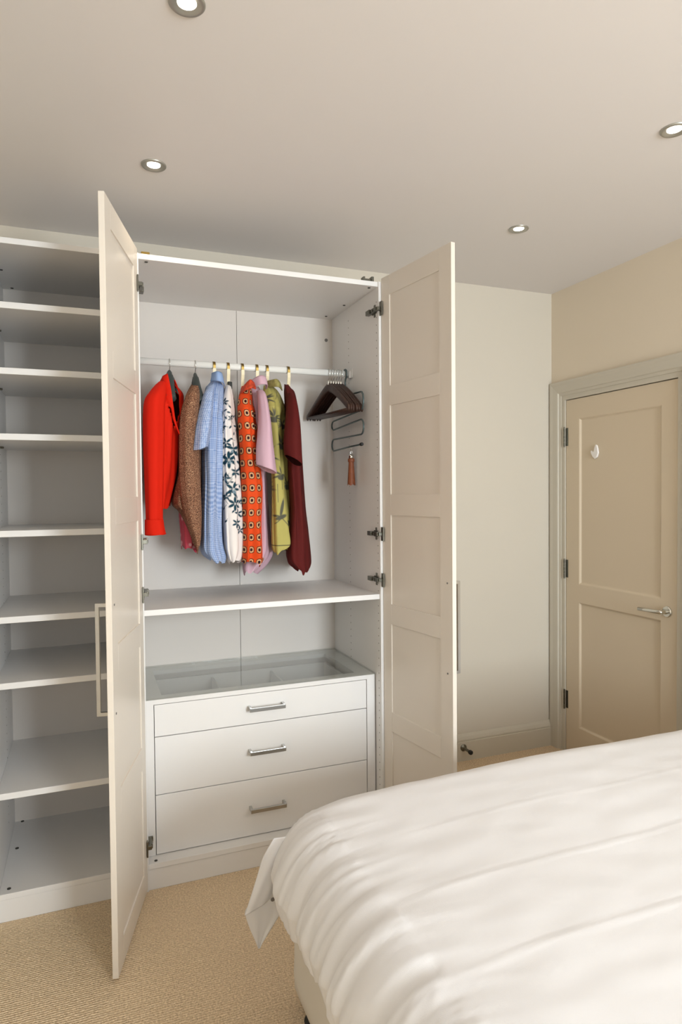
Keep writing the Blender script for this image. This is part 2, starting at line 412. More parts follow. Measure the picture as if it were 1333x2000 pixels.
# doors: built closed-flat in local space (x along the width from the hinge, y thickness, z up), inner face at y=0 (facing -y)
def wdoor(parent, hx, hy, dirv, side, name='door'):
    """dirv: unit vector hinge->free edge; side=+1: outer face lies on +normal side."""
    Wd = .452; th = .018; nx, ny = -dirv[1]*side, dirv[0]*side     # normal pointing to the outer face
    def P(a, d, z): return (hx+dirv[0]*a+nx*d, hy+dirv[1]*a+ny*d, z)
    d0 = empty(name, (0, 0, 0)); d0.parent = parent
    d0.location = Vector((hx, hy, 0)) - parent.location
    def pbox(nm, a0, a1, e0, e1, z0, z1, m=FOIL, par=None, bv=.0008):
        bm = bmesh.new(); vs = bx(bm, a0, a1, e0, e1, z0, z1)
        if bv: bevel(bm, bv, 1)
        for v in bm.verts: v.co = Vector(P(v.co.x, v.co.y, v.co.z))
        bmesh.ops.recalc_face_normals(bm, faces=bm.faces[:])
        me = bpy.data.meshes.new(nm); bm.to_mesh(me); bm.free()
        return link(nm, me, m, par or d0)
    zb, zt = .014, 2.371
    pbox('stile', 0, .058, 0, th, zb, zt); pbox('stile', .381, Wd, 0, th, zb, zt)
    rails = [(zb, .098), (.486, .567), (.935, 1.018), (1.387, 1.473), (1.838, 1.92), (2.290, zt)]
    for a, b in rails: pbox('rail', .0582, .3808, 0, th, a, b)
    for i in range(5): pbox('panel', .0582, .3808, .0045, .0135, rails[i][1], rails[i+1][0], bv=0)
    for z in (.815, 1.147):
        bm = bmesh.new(); lathe(bm, [(.0035, 0), (.0035, -.0015), (.002, -.002)], (0, 0, 0), 'y', 10)
        for v in bm.verts: v.co = Vector(P(.423+v.co.x, v.co.y, z+v.co.z))
        me = bpy.data.meshes.new('screw'); bm.to_mesh(me); bm.free(); link('screw', me, GREYCAP, d0)
    bm = bmesh.new(); e = .0055; o_ = th+.033
    for a in ((.423-e, .423+e, th, o_-e*1.2, .815-e, .815+e), (.423-e, .423+e, th, o_-e*1.2, 1.147-e, 1.147+e), (.423-e, .423+e, o_-e*1.2, o_+e*.8, .815-e, 1.147+e)): bx(bm, *a)
    for v in bm.verts: v.co = Vector(P(v.co.x, v.co.y, v.co.z))
    bmesh.ops.recalc_face_normals(bm, faces=bm.faces[:])
    me = bpy.data.meshes.new('handle'); bm.to_mesh(me); bm.free(); link('handle', me, STEEL, d0)
    return d0
lD = wdoor(main, .0135, -.004, (-.2695, -.9630), -1)
rD = wdoor(main, .9865, -.004, (.1490, -.9888), 1)
# outer face of left door is on -x; of right door on +x

def hinge(parent, x, z, s):
    """s=+1: plate on the right side's inner face (arm points -x)."""
    bm = bmesh.new()
    bx(bm, x, x-s*.0035, .018, .060, z-.013, z+.013)              # mounting plate
    bx(bm, x, x-s*.003, .030, .044, z-.026, z+.026)
    bx(bm, x-s*.0035, x-s*.016, .000, .070, z-.0085, z+.0085)     # arm
    bx(bm, x-s*.005, x-s*.022, .052, .088, z-.0095, z+.0095)      # damper housing
    cyl(bm, (x-s*.016, .030, z), (x-s*.019, .030, z), .005, 10); cyl(bm, (x-s*.016, .052, z), (x-s*.019, .052, z), .004, 10)
    bx(bm, x-s*.012, x+s*.004, -.012, .004, z-.007, z+.007)       # knuckle towards the door
    bx(bm, x+s*.002, x+s*.0075, -.022, -.004, z-.029, z+.029)     # cup flange on the door
    bevel(bm, .0008, 1)
    return from_bm('hinge', bm, HSTEEL, parent)
for z in (2.245, 1.307, 1.113, .17): hinge(main, RX, z, 1); hinge(main, .018, z, -1)

# clothes rail with end brackets
RY, RZ = .31, 2.029
bm = bmesh.new(); rp = []
for k in range(20):
    a = k*2*PI/20; rp.append((.0085*math.cos(a), .0145*math.sin(a)))
ring = [[bm.verts.new((x, RY+p[0], RZ+p[1])) for p in rp] for x in (.021, RX-.003)]
for k in range(20): bm.faces.new((ring[0][k], ring[0][(k+1) % 20], ring[1][(k+1) % 20], ring[1][k]))
bm.faces.new(ring[0][::-1]); bm.faces.new(ring[1])
from_bm('clothes_rail', bm, mat('rail_white', rgb(238, 236, 230), .3), main, smooth=True)
for x, s in ((.018, 1), (RX, -1)):
    bm = bmesh.new(); bx(bm, x, x+s*.004, RY-.022, RY+.022, RZ-.018, RZ+.030); bx(bm, x+s*.004, x+s*.016, RY-.013, RY-.0095, RZ-.018, RZ+.012)
    bx(bm, x+s*.004, x+s*.016, RY+.0095, RY+.013, RZ-.018, RZ+.012); bx(bm, x+s*.004, x+s*.016, RY-.013, RY+.013, RZ-.020, RZ-.0155)
    bevel(bm, .0008, 1)
    from_bm('rail_bracket', bm, WHITE, main)

# drawer block under a glass top
DYF = .060
for a, b in ((.0185, .050), (.934, RX-.004)): box('drawer_upright', (a, b, DYF-.001, .55, .1005, .699), WHITE, main, .0008)
bm = bmesh.new()
bx(bm, .050, .934, DYF-.001, DYF+.055, .681, .699); bx(bm, .050, .934, .49, .55, .681, .699)
bx(bm, .050, .085, DYF+.055, .49, .681, .699); bx(bm, .90, .934, DYF+.055, .49, .681, .699)
from_bm('drawer_frame', bm, WHITE, main)
GLASS = bpy.data.materials.new('clear_glass'); GLASS.use_nodes = True
nt = GLASS.node_tree; nt.nodes.remove(nt.nodes['Principled BSDF'])
tr = nt.nodes.new('ShaderNodeBsdfTransparent'); tr.inputs[0].default_value = (.975, .99, .983, 1)
gl = nt.nodes.new('ShaderNodeBsdfGlossy'); gl.inputs['Roughness'].default_value = .02
fr = nt.nodes.new('ShaderNodeMath'); fr.operation = 'POWER'; fr.inputs[1].default_value = 4.0
lw = nt.nodes.new('ShaderNodeLayerWeight'); lw.inputs[0].default_value = .5; nt.links.new(lw.outputs['Facing'], fr.inputs[0])
fr2 = nt.nodes.new('ShaderNodeMath'); fr2.operation = 'MULTIPLY_ADD'; fr2.inputs[1].default_value = .8; fr2.inputs[2].default_value = .04; nt.links.new(fr.outputs[0], fr2.inputs[0]); fr = fr2
mxs = nt.nodes.new('ShaderNodeMixShader'); nt.links.new(fr.outputs[0], mxs.inputs[0]); nt.links.new(tr.outputs[0], mxs.inputs[1]); nt.links.new(gl.outputs[0], mxs.inputs[2])
nt.links.new(mxs.outputs[0], nt.nodes['Material Output'].inputs[0])
box('glass_top', (.020, RX-.003, DYF-.006, .552, .7002, .7065), GLASS, main, .0006)
for (z0, z1, hz) in ((.557, .6785, .622), (.333, .554, .447), (.103, .330, .2155)):
    d = box('drawer', (.0525, .9315, DYF, DYF+.018, z0, z1), WHITE, main, .001)
    bm = bmesh.new(); yb = DYF+.018; zt = z1-.03
    bx(bm, .07, .082, yb, .53, z0+.01, zt); bx(bm, .902, .914, yb, .53, z0+.01, zt); bx(bm, .082, .902, .518, .53, z0+.01, zt); bx(bm, .082, .902, yb, .518, z0+.01, z0+.018)
    if z0 > .5:
        bx(bm, .35, .358, yb, .518, z0+.018, zt-.012); bx(bm, .63, .638, yb, .518, z0+.018, zt-.012)
    from_bm('drawer_box', bm, WHITE, d)
    bm = bmesh.new(); xa, xb = .414, .562; yo = DYF-.030
    for xx in (xa, xb-.010): bx(bm, xx, xx+.010, yo, DYF, hz-.004, hz+.010)
    bx(bm, xa, xb, yo-.006, yo+.004, hz-.008, hz+.008)
    bevel(bm, .0015, 2)
    from_bm('handle', bm, STEEL, d)

# ================================================================= CLOTHES
def lin(r_, g_, b_): return np.array(rgb(r_, g_, b_)[:3])
def loft(name, rows, m, parent, yc=.30, b=(.05, .17), shear=0., n=72, nz=90, folds=(.004, 9), seed=0, open_=None, solid=0., paint=None, mats=None, top=True, bprof=None, tuck=1.):
    """rows: (z, x_left, x_right) of the hanging cloth at its middle depth; depth grows from b[0] at the neck to b[1]."""
    rng = random.Random(seed)
    R = spline([(z, a, c) for z, a, c in rows], nz)
    z = R[:, 0]; xl = R[:, 1]; xr = R[:, 2]
    z0, z1 = z[0], z[-1]; s = (z0-z)/(z0-z1)
    drop = z0-z
    bb = b[0]+(b[1]-b[0])*np.clip(drop/.10, 0, 1)**.6
    if bprof: bb = np.interp(s, [p[0] for p in bprof], [p[1] for p in bprof])
    xc = (xl+xr)/2; ha = np.maximum((xr-xl)/2, .006)
    th = np.arange(n)*2*PI/n
    ct, sn = np.cos(th), np.sin(th)
    e = .75
    cx_ = np.sign(ct)*np.abs(ct)**e; sy_ = np.sign(sn)*np.abs(sn)**e
    # silhouette correction: the sheared depth widens the outline a little
    tv = (xc+.17)/2.8
    ex = np.abs(bb*(shear-tv))*tuck
    a = np.where(ha > ex*1.15, np.sqrt(np.maximum(ha**2-ex**2, 1e-6)), ha*.45); a = np.maximum(a, ha*.45)
    sc = np.ones_like(a)
    V = np.zeros((nz, n, 3))
    ph = [rng.uniform(0, 6.28) for _ in range(5)]; amp, k = folds
    for i in range(nz):
        wv = sum(math.pow(.8, j)*np.sin((k+j*3)*th+ph[j]+(1.6+1.3*j)*s[i]*(1 if j % 2 else -1)+.5*np.sin(2*th+ph[(j+1) % 5]+3*s[i])) for j in range(3))
        wv = wv*(.75+.35*np.sin(3*th+ph[4]+2.2*s[i]))+.5*np.exp(-((s[i]-.22)/.08)**2)*np.sin(2*th+60*s[i])
        am = amp*min(1, .25+drop[i]/.35)
        x = a[i]*cx_; y = bb[i]*sy_
        V[i, :, 0] = xc[i]+x+y*shear*sc[i]+am*wv*ct*.9+am*.35*wv
        V[i, :, 1] = yc+y+am*wv*sn
        V[i, :, 2] = z[i]+(.009*np.sin(2*th+ph[3])+.006*np.sin(5*th+ph[4])+.003*np.sin(9*th+ph[1]))*s[i]**4 - (1-s[i])**6*.0
    if top:                                                   # shoulder slope: ends of the section sit lower near the top
        fall = np.clip(1-drop/.16, 0, 1)**1.0
        for i in range(nz): V[i, :, 2] -= fall[i]*.035*np.abs(sy_)**1.5*(bb[i]/.17)
    mask = None
    if open_:
        zo, ang, halfmax = open_
        mask = np.ones((nz, n), bool)
        for i in range(nz):
            h = halfmax*max(0, (z[i]-zo)/(z0-zo)) if z[i] > zo else 0
            dd = np.abs((th-ang+PI) % (2*PI)-PI); mask[i] = dd >= h
    col = None
    if paint:
        d = np.diff(V, axis=1, append=V[:, :1]); seg = np.sqrt(d[..., 0]**2+(.35*d[..., 1])**2)
        k0 = int(np.argmin(np.abs(th-1.5*PI)))
        uu = np.cumsum(seg, 1)-seg; uu = uu-uu[:, k0:k0+1]
        col = paint(uu, V[..., 2])
    return grid_mesh(name, V, m, parent, True, mask, solid, col, mats=mats), V
def closed_top(): pass

def sleeve(name, pts, m, parent, n=36, nz=40, folds=.003, seed=3, solid=.002, mats=None, paint=None, cut=0.):
    """pts: (x, y, z, rx, ry) along the arm, shoulder first."""
    P_ = spline(pts, nz); rng = random.Random(seed); ph = [rng.uniform(0, 6.28) for _ in range(4)]
    th = np.arange(n)*2*PI/n; V = np.zeros((nz, n, 3))
    for i, (x, y, z, rx, ry) in enumerate(P_):
        s = i/(nz-1); wv = np.sin(4*th+ph[0]+s*2)+.6*np.sin(7*th+ph[1]-s*3)
        V[i, :, 0] = x+(rx+folds*wv*min(1, s*3))*np.cos(th); V[i, :, 1] = y+(ry+folds*wv*min(1, s*3))*np.sin(th)
        V[i, :, 2] = z+cut*s**4*np.cos(th)+.002*np.sin(9*s*3.1+2*th)*s
    col = None
    if paint:
        d = np.diff(V, axis=1, append=V[:, :1]); seg = np.sqrt(d[..., 0]**2+(.35*d[..., 1])**2); uu = np.cumsum(seg, 1)
        col = paint(uu, V[..., 2])
    return grid_mesh(name, V, m, parent, True, None, solid, col, mats=mats)
def strip(name, pts, m, parent, th=.003):
    """pts: list of (left xyz, right xyz) -> thin folded cloth strip."""
    A = spline([p[0] for p in pts], 24); B = spline([p[1] for p in pts], 24)
    V = np.stack([A*(1-t)+B*t+np.array([0, -.004*math.sin(t*PI), 0]) for t in np.linspace(0, 1, 7)], 1)
    return grid_mesh(name, V, m, parent, solid=th)

# ---- prints (flat printed patterns, painted per vertex)
def mixc(col, c, f_): return col*(1-f_[..., None])+c*f_[..., None]
def soft(d, w_=.0012): return np.clip(.5-d/w_, 0, 1)
def paint_rings(u_, z_):
    col = np.ones(u_.shape+(3,))*lin(222, 76, 26); P_ = .031; Q = .051
    v_ = z_; cu = (u_+.5*P_) % P_ - .5*P_; cv = v_ % Q - .5*Q
    cv = cv*.78; d = np.maximum(np.abs(cu), np.abs(cv))*.4+np.hypot(cu, cv)*.6
    col = mixc(col, lin(38, 22, 22), soft(d-.0116)); col = mixc(col, lin(226, 178, 130), soft(d-.0092))
    col = mixc(col, lin(120, 50, 30), soft(d-.0056)); col = mixc(col, lin(30, 22, 30), soft(d-.0042))
    return col
def ell(u_, z_, cu, cz, a, b, ang):
    c, s = math.cos(ang), math.sin(ang); x = (u_-cu)*c+(z_-cz)*s; y = -(u_-cu)*s+(z_-cz)*c
    return (np.hypot(x/a, y/b)-1)*min(a, b)
def line(u_, z_, a, b, w_):
    a = np.array(a); b = np.array(b); d = b-a; L = d@d
    t = np.clip(((u_-a[0])*d[0]+(z_-a[1])*d[1])/L, 0, 1)
    return np.hypot(u_-a[0]-t*d[0], z_-a[1]-t*d[1])-w_
def paint_flowers(u_, z_):
    rng = random.Random(5); col = np.ones(u_.shape+(3,))*lin(236, 228, 222); teal = lin(24, 62, 78)
    D = np.full(u_.shape, 1.)
    def star(cu, cz, r_, k, ph):
        nonlocal D; r_ = r_*1.25
        for j in range(k):
            a = ph+j*2*PI/k
            D = np.minimum(D, ell(u_, z_, cu+math.cos(a)*r_*.6, cz+math.sin(a)*r_*.6, r_*.5, r_*.2, a))
    for cu, cz, r_ in ((-.018, 1.86, .014), (.010, 1.79, .010), (-.012, 1.69, .017), (.020, 1.665, .024), (-.004, 1.62, .026), (.026, 1.57, .018), (-.024, 1.545, .018), (.008, 1.50, .024), (-.02, 1.47, .014), (.012, 1.44, .022), (.03, 1.40, .016), (.018, 1.36, .016), (.036, 1.33, .014),(-.06,1.65,.024),(-.07,1.5,.025),(.065,1.6,.024),(.07,1.45,.022),(-.05,1.78,.02),(.05,1.76,.016),(-.03,1.74,.009)):
        star(cu, cz, r_, rng.choice((5, 6)), rng.uniform(0, 3))
    for _ in range(80):
        a = (rng.uniform(-.08, .08), rng.uniform(1.36, 1.9)); an = rng.uniform(0, 6.28); L = rng.uniform(.015, .04)
        b = (a[0]+L*math.cos(an)*.6, a[1]+L*math.sin(an))
        D = np.minimum(D, line(u_, z_, a, b, .0007)); D = np.minimum(D, ell(u_, z_, b[0], b[1], .0075, .0034, an))
    col = mixc(col, teal, soft(D, .002))
    # pale petals over the dark ones
    E = np.full(u_.shape, 1.)
    for cu, cz, r_ in ((.014, 1.655, .008), (0, 1.61, .007), (.012, 1.49, .008), (-.02, 1.54, .006)):
        for j in range(5):
            a = j*2*PI/5; E = np.minimum(E, ell(u_, z_, cu+math.cos(a)*r_*.7, cz+math.sin(a)*r_*.7, r_*.6, r_*.3, a))
    return mixc(col, lin(150, 170, 180), soft(E, .002)*.8)
def paint_birds(u_, z_):
    rng = random.Random(11); col = np.ones(u_.shape+(3,))*lin(178, 168, 96); navy = lin(38, 48, 66); D = np.full(u_.shape, 1.)
    for cu, cz in ((.0, 1.80), (-.05, 1.86), (.06, 1.78), (.016, 1.56), (-.06, 1.5), (.07, 1.52), (-.03, 1.88), (.03, 1.69), (-.035, 1.64)):      # leaf clumps
        for j in range(9):
            a = rng.uniform(-.5, PI+.5); L = rng.uniform(.012, .024)
            D = np.minimum(D, ell(u_, z_, cu+math.cos(a)*L, cz+math.sin(a)*L, L, .0035, a))
        D = np.minimum(D, ell(u_, z_, cu, cz-.012, .018, .012, 0))
    for cu, cz in ((.008, 1.385), (-.07, 1.34), (.075, 1.36)):                                           # long-winged swallows
        D = np.minimum(D, ell(u_, z_, cu+.004, cz+.035, .040, .0065, PI/2-.22)); D = np.minimum(D, ell(u_, z_, cu-.002, cz-.004, .026, .009, .35))
        D = np.minimum(D, line(u_, z_, (cu+.004, cz-.01), (cu+.030, cz-.040), .0018)); D = np.minimum(D, line(u_, z_, (cu, cz-.01), (cu-.028, cz-.030), .0018))
        D = np.minimum(D, ell(u_, z_, cu-.022, cz+.002, .016, .0045, -.1))
    for _ in range(22):
        a = (rng.uniform(-.1, .1), rng.uniform(1.3, 1.93)); L = rng.uniform(.04, .09); an = PI/2+rng.uniform(-.5, .5)
        D = np.minimum(D, line(u_, z_, a, (a[0]+L*math.cos(an), a[1]+L*math.sin(an)), .0011))
    col = mixc(col, navy, soft(D, .003)*.82)
    return mixc(col, lin(52, 52, 48), soft(np.abs(z_-1.262)-.0018, .002)*.9)
def paint_gingham(u_, z_):
    a = ((u_ % .0075) < .00375).astype(float); b = ((z_ % .0075) < .00375).astype(float); f_ = (a+b)/2
    return lin(188, 202, 228)*(1-f_[..., None])+lin(112, 140, 192)*f_[..., None]
def paint_lining(u_, z_):
    col = np.ones(u_.shape+(3,))*lin(196, 62, 82); D = np.full(u_.shape, 1.); rng = random.Random(2)
    for _ in range(60):
        D = np.minimum(D, ell(u_, z_, rng.uniform(-.1, .1), rng.uniform(1.24, 1.55), rng.uniform(.004, .009), rng.uniform(.003, .006), rng.uniform(0, 3)))
    return mixc(col, lin(232, 170, 176), soft(D, .004))

# ---- hangers
def hook_pts(x, top, zn, rr=.0185):
    pts = [(x, RY+rr*math.cos(a), top-rr+rr*math.sin(a)) for a in np.linspace(-.35, PI, 14)]
    pts += [(x, RY-rr*.9, top-rr*1.8), (x, RY-rr*.2, top-rr*2.5), (x, RY, top-rr*3.2), (x, RY, zn)]
    return pts
def shaped_hanger(x, yawv, label, wd=.20, zt=1.968, m=BLACKH, bar=False, thick=.011, group='dark hangers holding the jackets', curve=.012):
    t = empty('clothes_hanger', (x, RY, RZ+.0145), label=label, cat='hanger', group=group)
    bm = bmesh.new(); tube(bm, hook_pts(x, RZ+.0145+.0022, zt-.004), .0017, 8); from_bm('hook', bm, CHROME, t, smooth=True)
    bm = bmesh.new(); N = 28; rings = []
    for i in range(N+1):
        q = -1+2*i/N; aq = abs(q); yy = q*wd; zc = zt-.016-.118*aq**1.25+.012*(1-aq)**2*0; hh = .016+.006*(1-aq); tt = thick*(1-.35*(aq < .15))*(1+.45*aq)
        c = Vector((x+yawv*yy+curve*aq*aq, RY+yy, zc)); ring = []
        for k in range(10):
            a = k*2*PI/10; ring.append(bm.verts.new(c+Vector((tt*.5*math.cos(a), 0, hh*math.sin(a)))))
        rings.append(ring)
    for i in range(N):
        for k in range(10): bm.faces.new((rings[i][k], rings[i][(k+1) % 10], rings[i+1][(k+1) % 10], rings[i+1][k]))
    bm.faces.new(rings[0][::-1]); bm.faces.new(rings[-1])
    from_bm('shoulders', bm, m, t, smooth=True)
    if bar:
        bm = bmesh.new(); tube(bm, [(x+yawv*q*wd*.95+curve*q*q*.9, RY+q*wd*.95, zt-.137) for q in (-1, 0, 1)], .0062, 10); from_bm('trouser_bar', bm, m, t, smooth=True)
        bm = bmesh.new(); lathe(bm, [(.005, 0), (.005, .016), (.0035, .018)], (x, RY, zt-.006), 'z', 12); from_bm('ferrule', bm, CHROME, t)
    return t
def flat_hanger(x, label, zt=1.955):
    t = empty('clothes_hanger', (x, RY, RZ+.0145), label=label, cat='hanger', group='cream hangers with brass-tipped hooks')
    def ribbon(pts, wdt, tk, m, nm):
        bm = bmesh.new(); rings = []
        for i, p in enumerate(pts):
            a = Vector(pts[max(i-1, 0)]); b = Vector(pts[min(i+1, len(pts)-1)]); tn = (b-a).normalized(); nn = tn.cross(Vector((1, 0, 0))).normalized()
            p = Vector(p); rings.append([bm.verts.new(p+Vector((sx*wdt/2, 0, 0))+nn*sy*tk/2) for sx, sy in ((-1, -1), (1, -1), (1, 1), (-1, 1))])
        for i in range(len(rings)-1):
            for k in range(4): bm.faces.new((rings[i][k], rings[i][(k+1) % 4], rings[i+1][(k+1) % 4], rings[i+1][k]))
        bm.faces.new(rings[0][::-1]); bm.faces.new(rings[-1]); return from_bm(nm, bm, m, t)
    rr = .0165; top = RZ+.0145+.0012
    arc = [(x, RY-rr*math.cos(a), top-rr+rr*math.sin(a)*1.0) for a in np.linspace(0, PI+.2, 14)]
    ribbon([(x, RY-rr, top-rr-.012)]+arc, .0105, .0022, BRASS, 'hook')
    ribbon([(x, RY-rr, top-rr-.0125), (x, RY-rr*.9, top-.05), (x, RY-rr*.6, top-.07), (x, RY-.004, zt-.012)], .0135, .004, CREAM, 'neck')
    bm = bmesh.new(); tube(bm, [(x+.004*q, RY+q*.10, zt-.034-.085*abs(q)) for q in (-1, -.6, -.2, 0, .2, .6, 1)], .005, 8); from_bm('shoulders', bm, CREAM, t, smooth=True)
    return t
shaped_hanger(.158, .20, 'charcoal moulded hanger inside the red jacket', .150, 1.994, thick=.036)
shaped_hanger(.264, .12, 'charcoal moulded hanger inside the brown tweed jacket', .150, 1.990, thick=.028)
for x, zt, lb in ((.343, 1.975, 'light blue shirt'), (.403, 1.955, 'white floral blouse'), (.465, 1.95, 'orange patterned shirt'), (.529, 1.965, 'pale pink shirt'), (.575, 1.96, 'olive bird-print shirt'), (.680-.008, 1.968, 'maroon top')):
    flat_hanger(x, 'cream hanger with brass-tipped hook holding the '+lb, zt)

def garment(name, x, z, label): return empty(name, (x, RY, z), label=label, cat='clothing', group='clothes on the wardrobe rail')
# red jacket -------------------------------------------------------
t = garment('jacket', .158, 1.95, 'bright red tailored jacket, leftmost garment on the rail')
loft('body', [(1.949, .118, .152), (1.928, .096, .168), (1.887, .075, .200), (1.832, .066, .206), (1.726, .064, .192), (1.576, .064, .180), (1.493, .066, .165), (1.432, .070, .150)],
     RED, t, yc=.31, b=(.05, .17), shear=.12, seed=1, folds=(.0042, 7), open_=(1.74, 5.35, .85), solid=.003, mats=[RED, REDIN])
sleeve('sleeve', [(0.12, 0.22, 1.932, 0.016, 0.028), (0.098, 0.17, 1.885, 0.032, 0.04), (0.081, 0.15, 1.83, 0.039, 0.045), (0.076, 0.145, 1.687, 0.039, 0.045), (0.073, 0.14, 1.527, 0.034, 0.042), (0.071, 0.135, 1.404, 0.031, 0.04), (0.07, 0.13, 1.362, 0.032, 0.04)], RED, t, seed=4, folds=.0018)
sleeve('cuff', [(0.07, 0.13, 1.384, 0.035, 0.043), (0.071, 0.13, 1.353, 0.038, 0.044), (0.074, 0.13, 1.325, 0.041, 0.045)], RED, t, seed=5, folds=.001, nz=12)
sleeve('sleeve', [(.168, .45, 1.92, .022, .03), (.172, .48, 1.86, .026, .036), (.165, .48, 1.65, .024, .036), (.158, .48, 1.45, .022, .034)], RED, t, seed=6, folds=.002)
strip('lapel', [((.118, .215, 1.955), (.138, .20, 1.965)), ((.118, .18, 1.90), (.146, .165, 1.90)), ((.122, .155, 1.835), (.150, .145, 1.845)), ((.140, .14, 1.82), (.153, .14, 1.82)), ((.150, .14, 1.77), (.160, .14, 1.77)), ((.178, .145, 1.70), (.182, .145, 1.70))], RED, t, .004)
strip('lapel', [((.172, .30, 1.95), (.182, .33, 1.945)), ((.188, .25, 1.90), (.208, .28, 1.90)), ((.184, .21, 1.84), (.204, .24, 1.85)), ((.184, .18, 1.78), (.196, .20, 1.78)), ((.182, .15, 1.70), (.188, .16, 1.70))], RED, t, .004)
strip('collar', [((.120, .22, 1.955), (.116, .215, 1.925)), ((.128, .28, 1.968), (.116, .275, 1.945)), ((.145, .36, 1.962), (.15, .375, 1.94)), ((.172, .33, 1.958), (.184, .335, 1.93)), ((.176, .28, 1.955), (.19, .29, 1.925))], RED, t, .004)
# tweed jacket -----------------------------------------------------
t = garment('jacket', .264, 1.94, 'brown flecked tweed jacket with pink floral lining, second garment from the left')
loft('body', [(1.945, .248, .270), (1.893, .222, .292), (1.82, .205, .292), (1.712, .192, .287), (1.577, .184, .285), (1.45, .158, .281), (1.406, .186, .278), (1.35, .211, .277), (1.295, .234, .272), (1.256, .250, .264)],
     TWEED, t, yc=.31, b=(.04, .165), shear=.12, seed=12, folds=(.004, 6), open_=(1.70, 5.7, .6), solid=.004, mats=[TWEED, REDIN])
sleeve('sleeve', [(0.248, 0.22, 1.922, 0.014, 0.026), (0.231, 0.17, 1.874, 0.027, 0.04), (0.213, 0.15, 1.783, 0.034, 0.045), (0.208, 0.145, 1.64, 0.037, 0.045), (0.211, 0.14, 1.499, 0.039, 0.042), (0.221, 0.14, 1.385, 0.031, 0.04), (0.232, 0.14, 1.31, 0.017, 0.035), (0.235, 0.14, 1.274, 0.009, 0.03)], TWEED, t, seed=13, folds=.002)
loft('lining', [(1.56, .200, .268), (1.413, .190, .270), (1.342, .193, .266), (1.256, .198, .258)], LINM, t, yc=.33, b=(.12, .12), shear=.12, seed=14, n=140, nz=110, folds=(.003, 6), paint=paint_lining, top=False)
# blue shirt -------------------------------------------------------
t = garment('shirt', .343, 1.975, 'light blue gingham short-sleeved shirt beside the tweed jacket')
loft('body', [(1.965, .334, .368), (1.945, .318, .380), (1.921, .304, .384), (1.829, .296, .378), (1.731, .292, .372), (1.623, .287, .368), (1.531, .287, .365), (1.394, .280, .363), (1.302, .277, .366), (1.256, .274, .374), (1.229, .284, .380), (1.206, .315, .372)],
     BLUEM, t, yc=.31, b=(.045, .17), shear=.16, n=260, nz=300, seed=22, folds=(.0062, 6), paint=paint_gingham)
sleeve('sleeve', [(0.314, 0.21, 1.925, 0.013, 0.03), (0.295, 0.17, 1.884, 0.02, 0.042), (0.278, 0.14, 1.808, 0.027, 0.05), (0.263, 0.12, 1.732, 0.03, 0.052), (0.249, 0.11, 1.659, 0.027, 0.052)], BLUEM, t, n=90, nz=110, seed=23, folds=.0015, paint=paint_gingham, cut=.006)
strip('collar', [((.326, .25, 1.985), (.318, .24, 1.948)), ((.338, .21, 1.985), (.338, .20, 1.945)), ((.356, .22, 1.982), (.360, .21, 1.940)), ((.368, .27, 1.978), (.378, .27, 1.935))], mat('blue_collar', rgb(146, 172, 214), .8, spec=.2), t, .004)
# white blouse -----------------------------------------------------
t = garment('blouse', .403, 1.948, 'narrow white blouse with dark teal flower print')
loft('body', [(1.950, .393, .411), (1.919, .384, .417), (1.878, .376, .423), (1.755, .368, .430), (1.667, .366, .438), (1.531, .366, .447), (1.392, .368, .454), (1.314, .371, .455), (1.252, .374, .455), (1.215, .385, .445), (1.199, .396, .432)],
     PRINTM, t, yc=.30, b=(.03, .14), shear=.19, n=420, nz=460, seed=31, folds=(.005, 7), paint=paint_flowers)
bm = bmesh.new(); bx(bm, .3925, .4115, .262, .272, 1.925, 1.957); bevel(bm, .003, 2); from_bm('neck_tab', bm, mat('dark_tab', rgb(46, 48, 44), .7), t)
# orange shirt -----------------------------------------------------
t = garment('shirt', .465, 1.945, 'orange shirt with dark ringed square print in the middle of the rail')
loft('body', [(1.945, .460, .492), (1.923, .452, .502), (1.874, .442, .506), (1.804, .440, .518), (1.662, .447, .523), (1.542, .449, .545), (1.471, .451, .547), (1.375, .454, .538), (1.29, .453, .542), (1.216, .448, .547), (1.190, .452, .538)],
     PRINTM, t, yc=.29, b=(.035, .155), shear=.24, n=420, nz=460, seed=41, folds=(.0065, 5), paint=paint_rings)
strip('collar', [((.486, .18, 1.945), (.492, .17, 1.915)), ((.466, .165, 1.953), (.468, .155, 1.915)), ((.450, .19, 1.938), (.440, .18, 1.905)), ((.444, .24, 1.925), (.434, .24, 1.895))], mat('orange_collar', rgb(205, 68, 28), .75, var=.45, bscale=90), t, .004)
# pink shirt -------------------------------------------------------
t = garment('shirt', .529, 1.96, 'pale pink short-sleeved shirt right of the orange shirt')
loft('body', [(1.955, .500, .545), (1.934, .498, .555), (1.901, .501, .560), (1.797, .516, .566), (1.647, .526, .567), (1.542, .532, .573), (1.373, .530, .580), (1.265, .512, .590), (1.219, .482, .594), (1.177, .464, .563), (1.143, .470, .520)],
     PINK, t, yc=.34, b=(.045, .13), shear=.25, seed=53, folds=(.006, 6))
sleeve('sleeve', [(0.517, 0.21, 1.915, 0.012, 0.032), (0.516, 0.17, 1.882, 0.017, 0.042), (0.515, 0.13, 1.78, 0.024, 0.052), (0.511, 0.11, 1.657, 0.035, 0.055), (0.513, 0.1, 1.58, 0.04, 0.055)], PINK, t, seed=54, folds=.0015, cut=-.018)
strip('collar', [((.486, .22, 1.960), (.490, .21, 1.925)), ((.510, .18, 1.972), (.512, .17, 1.935)), ((.535, .19, 1.970), (.540, .18, 1.935)), ((.545, .24, 1.962), (.550, .24, 1.925))], PINK, t, .004)
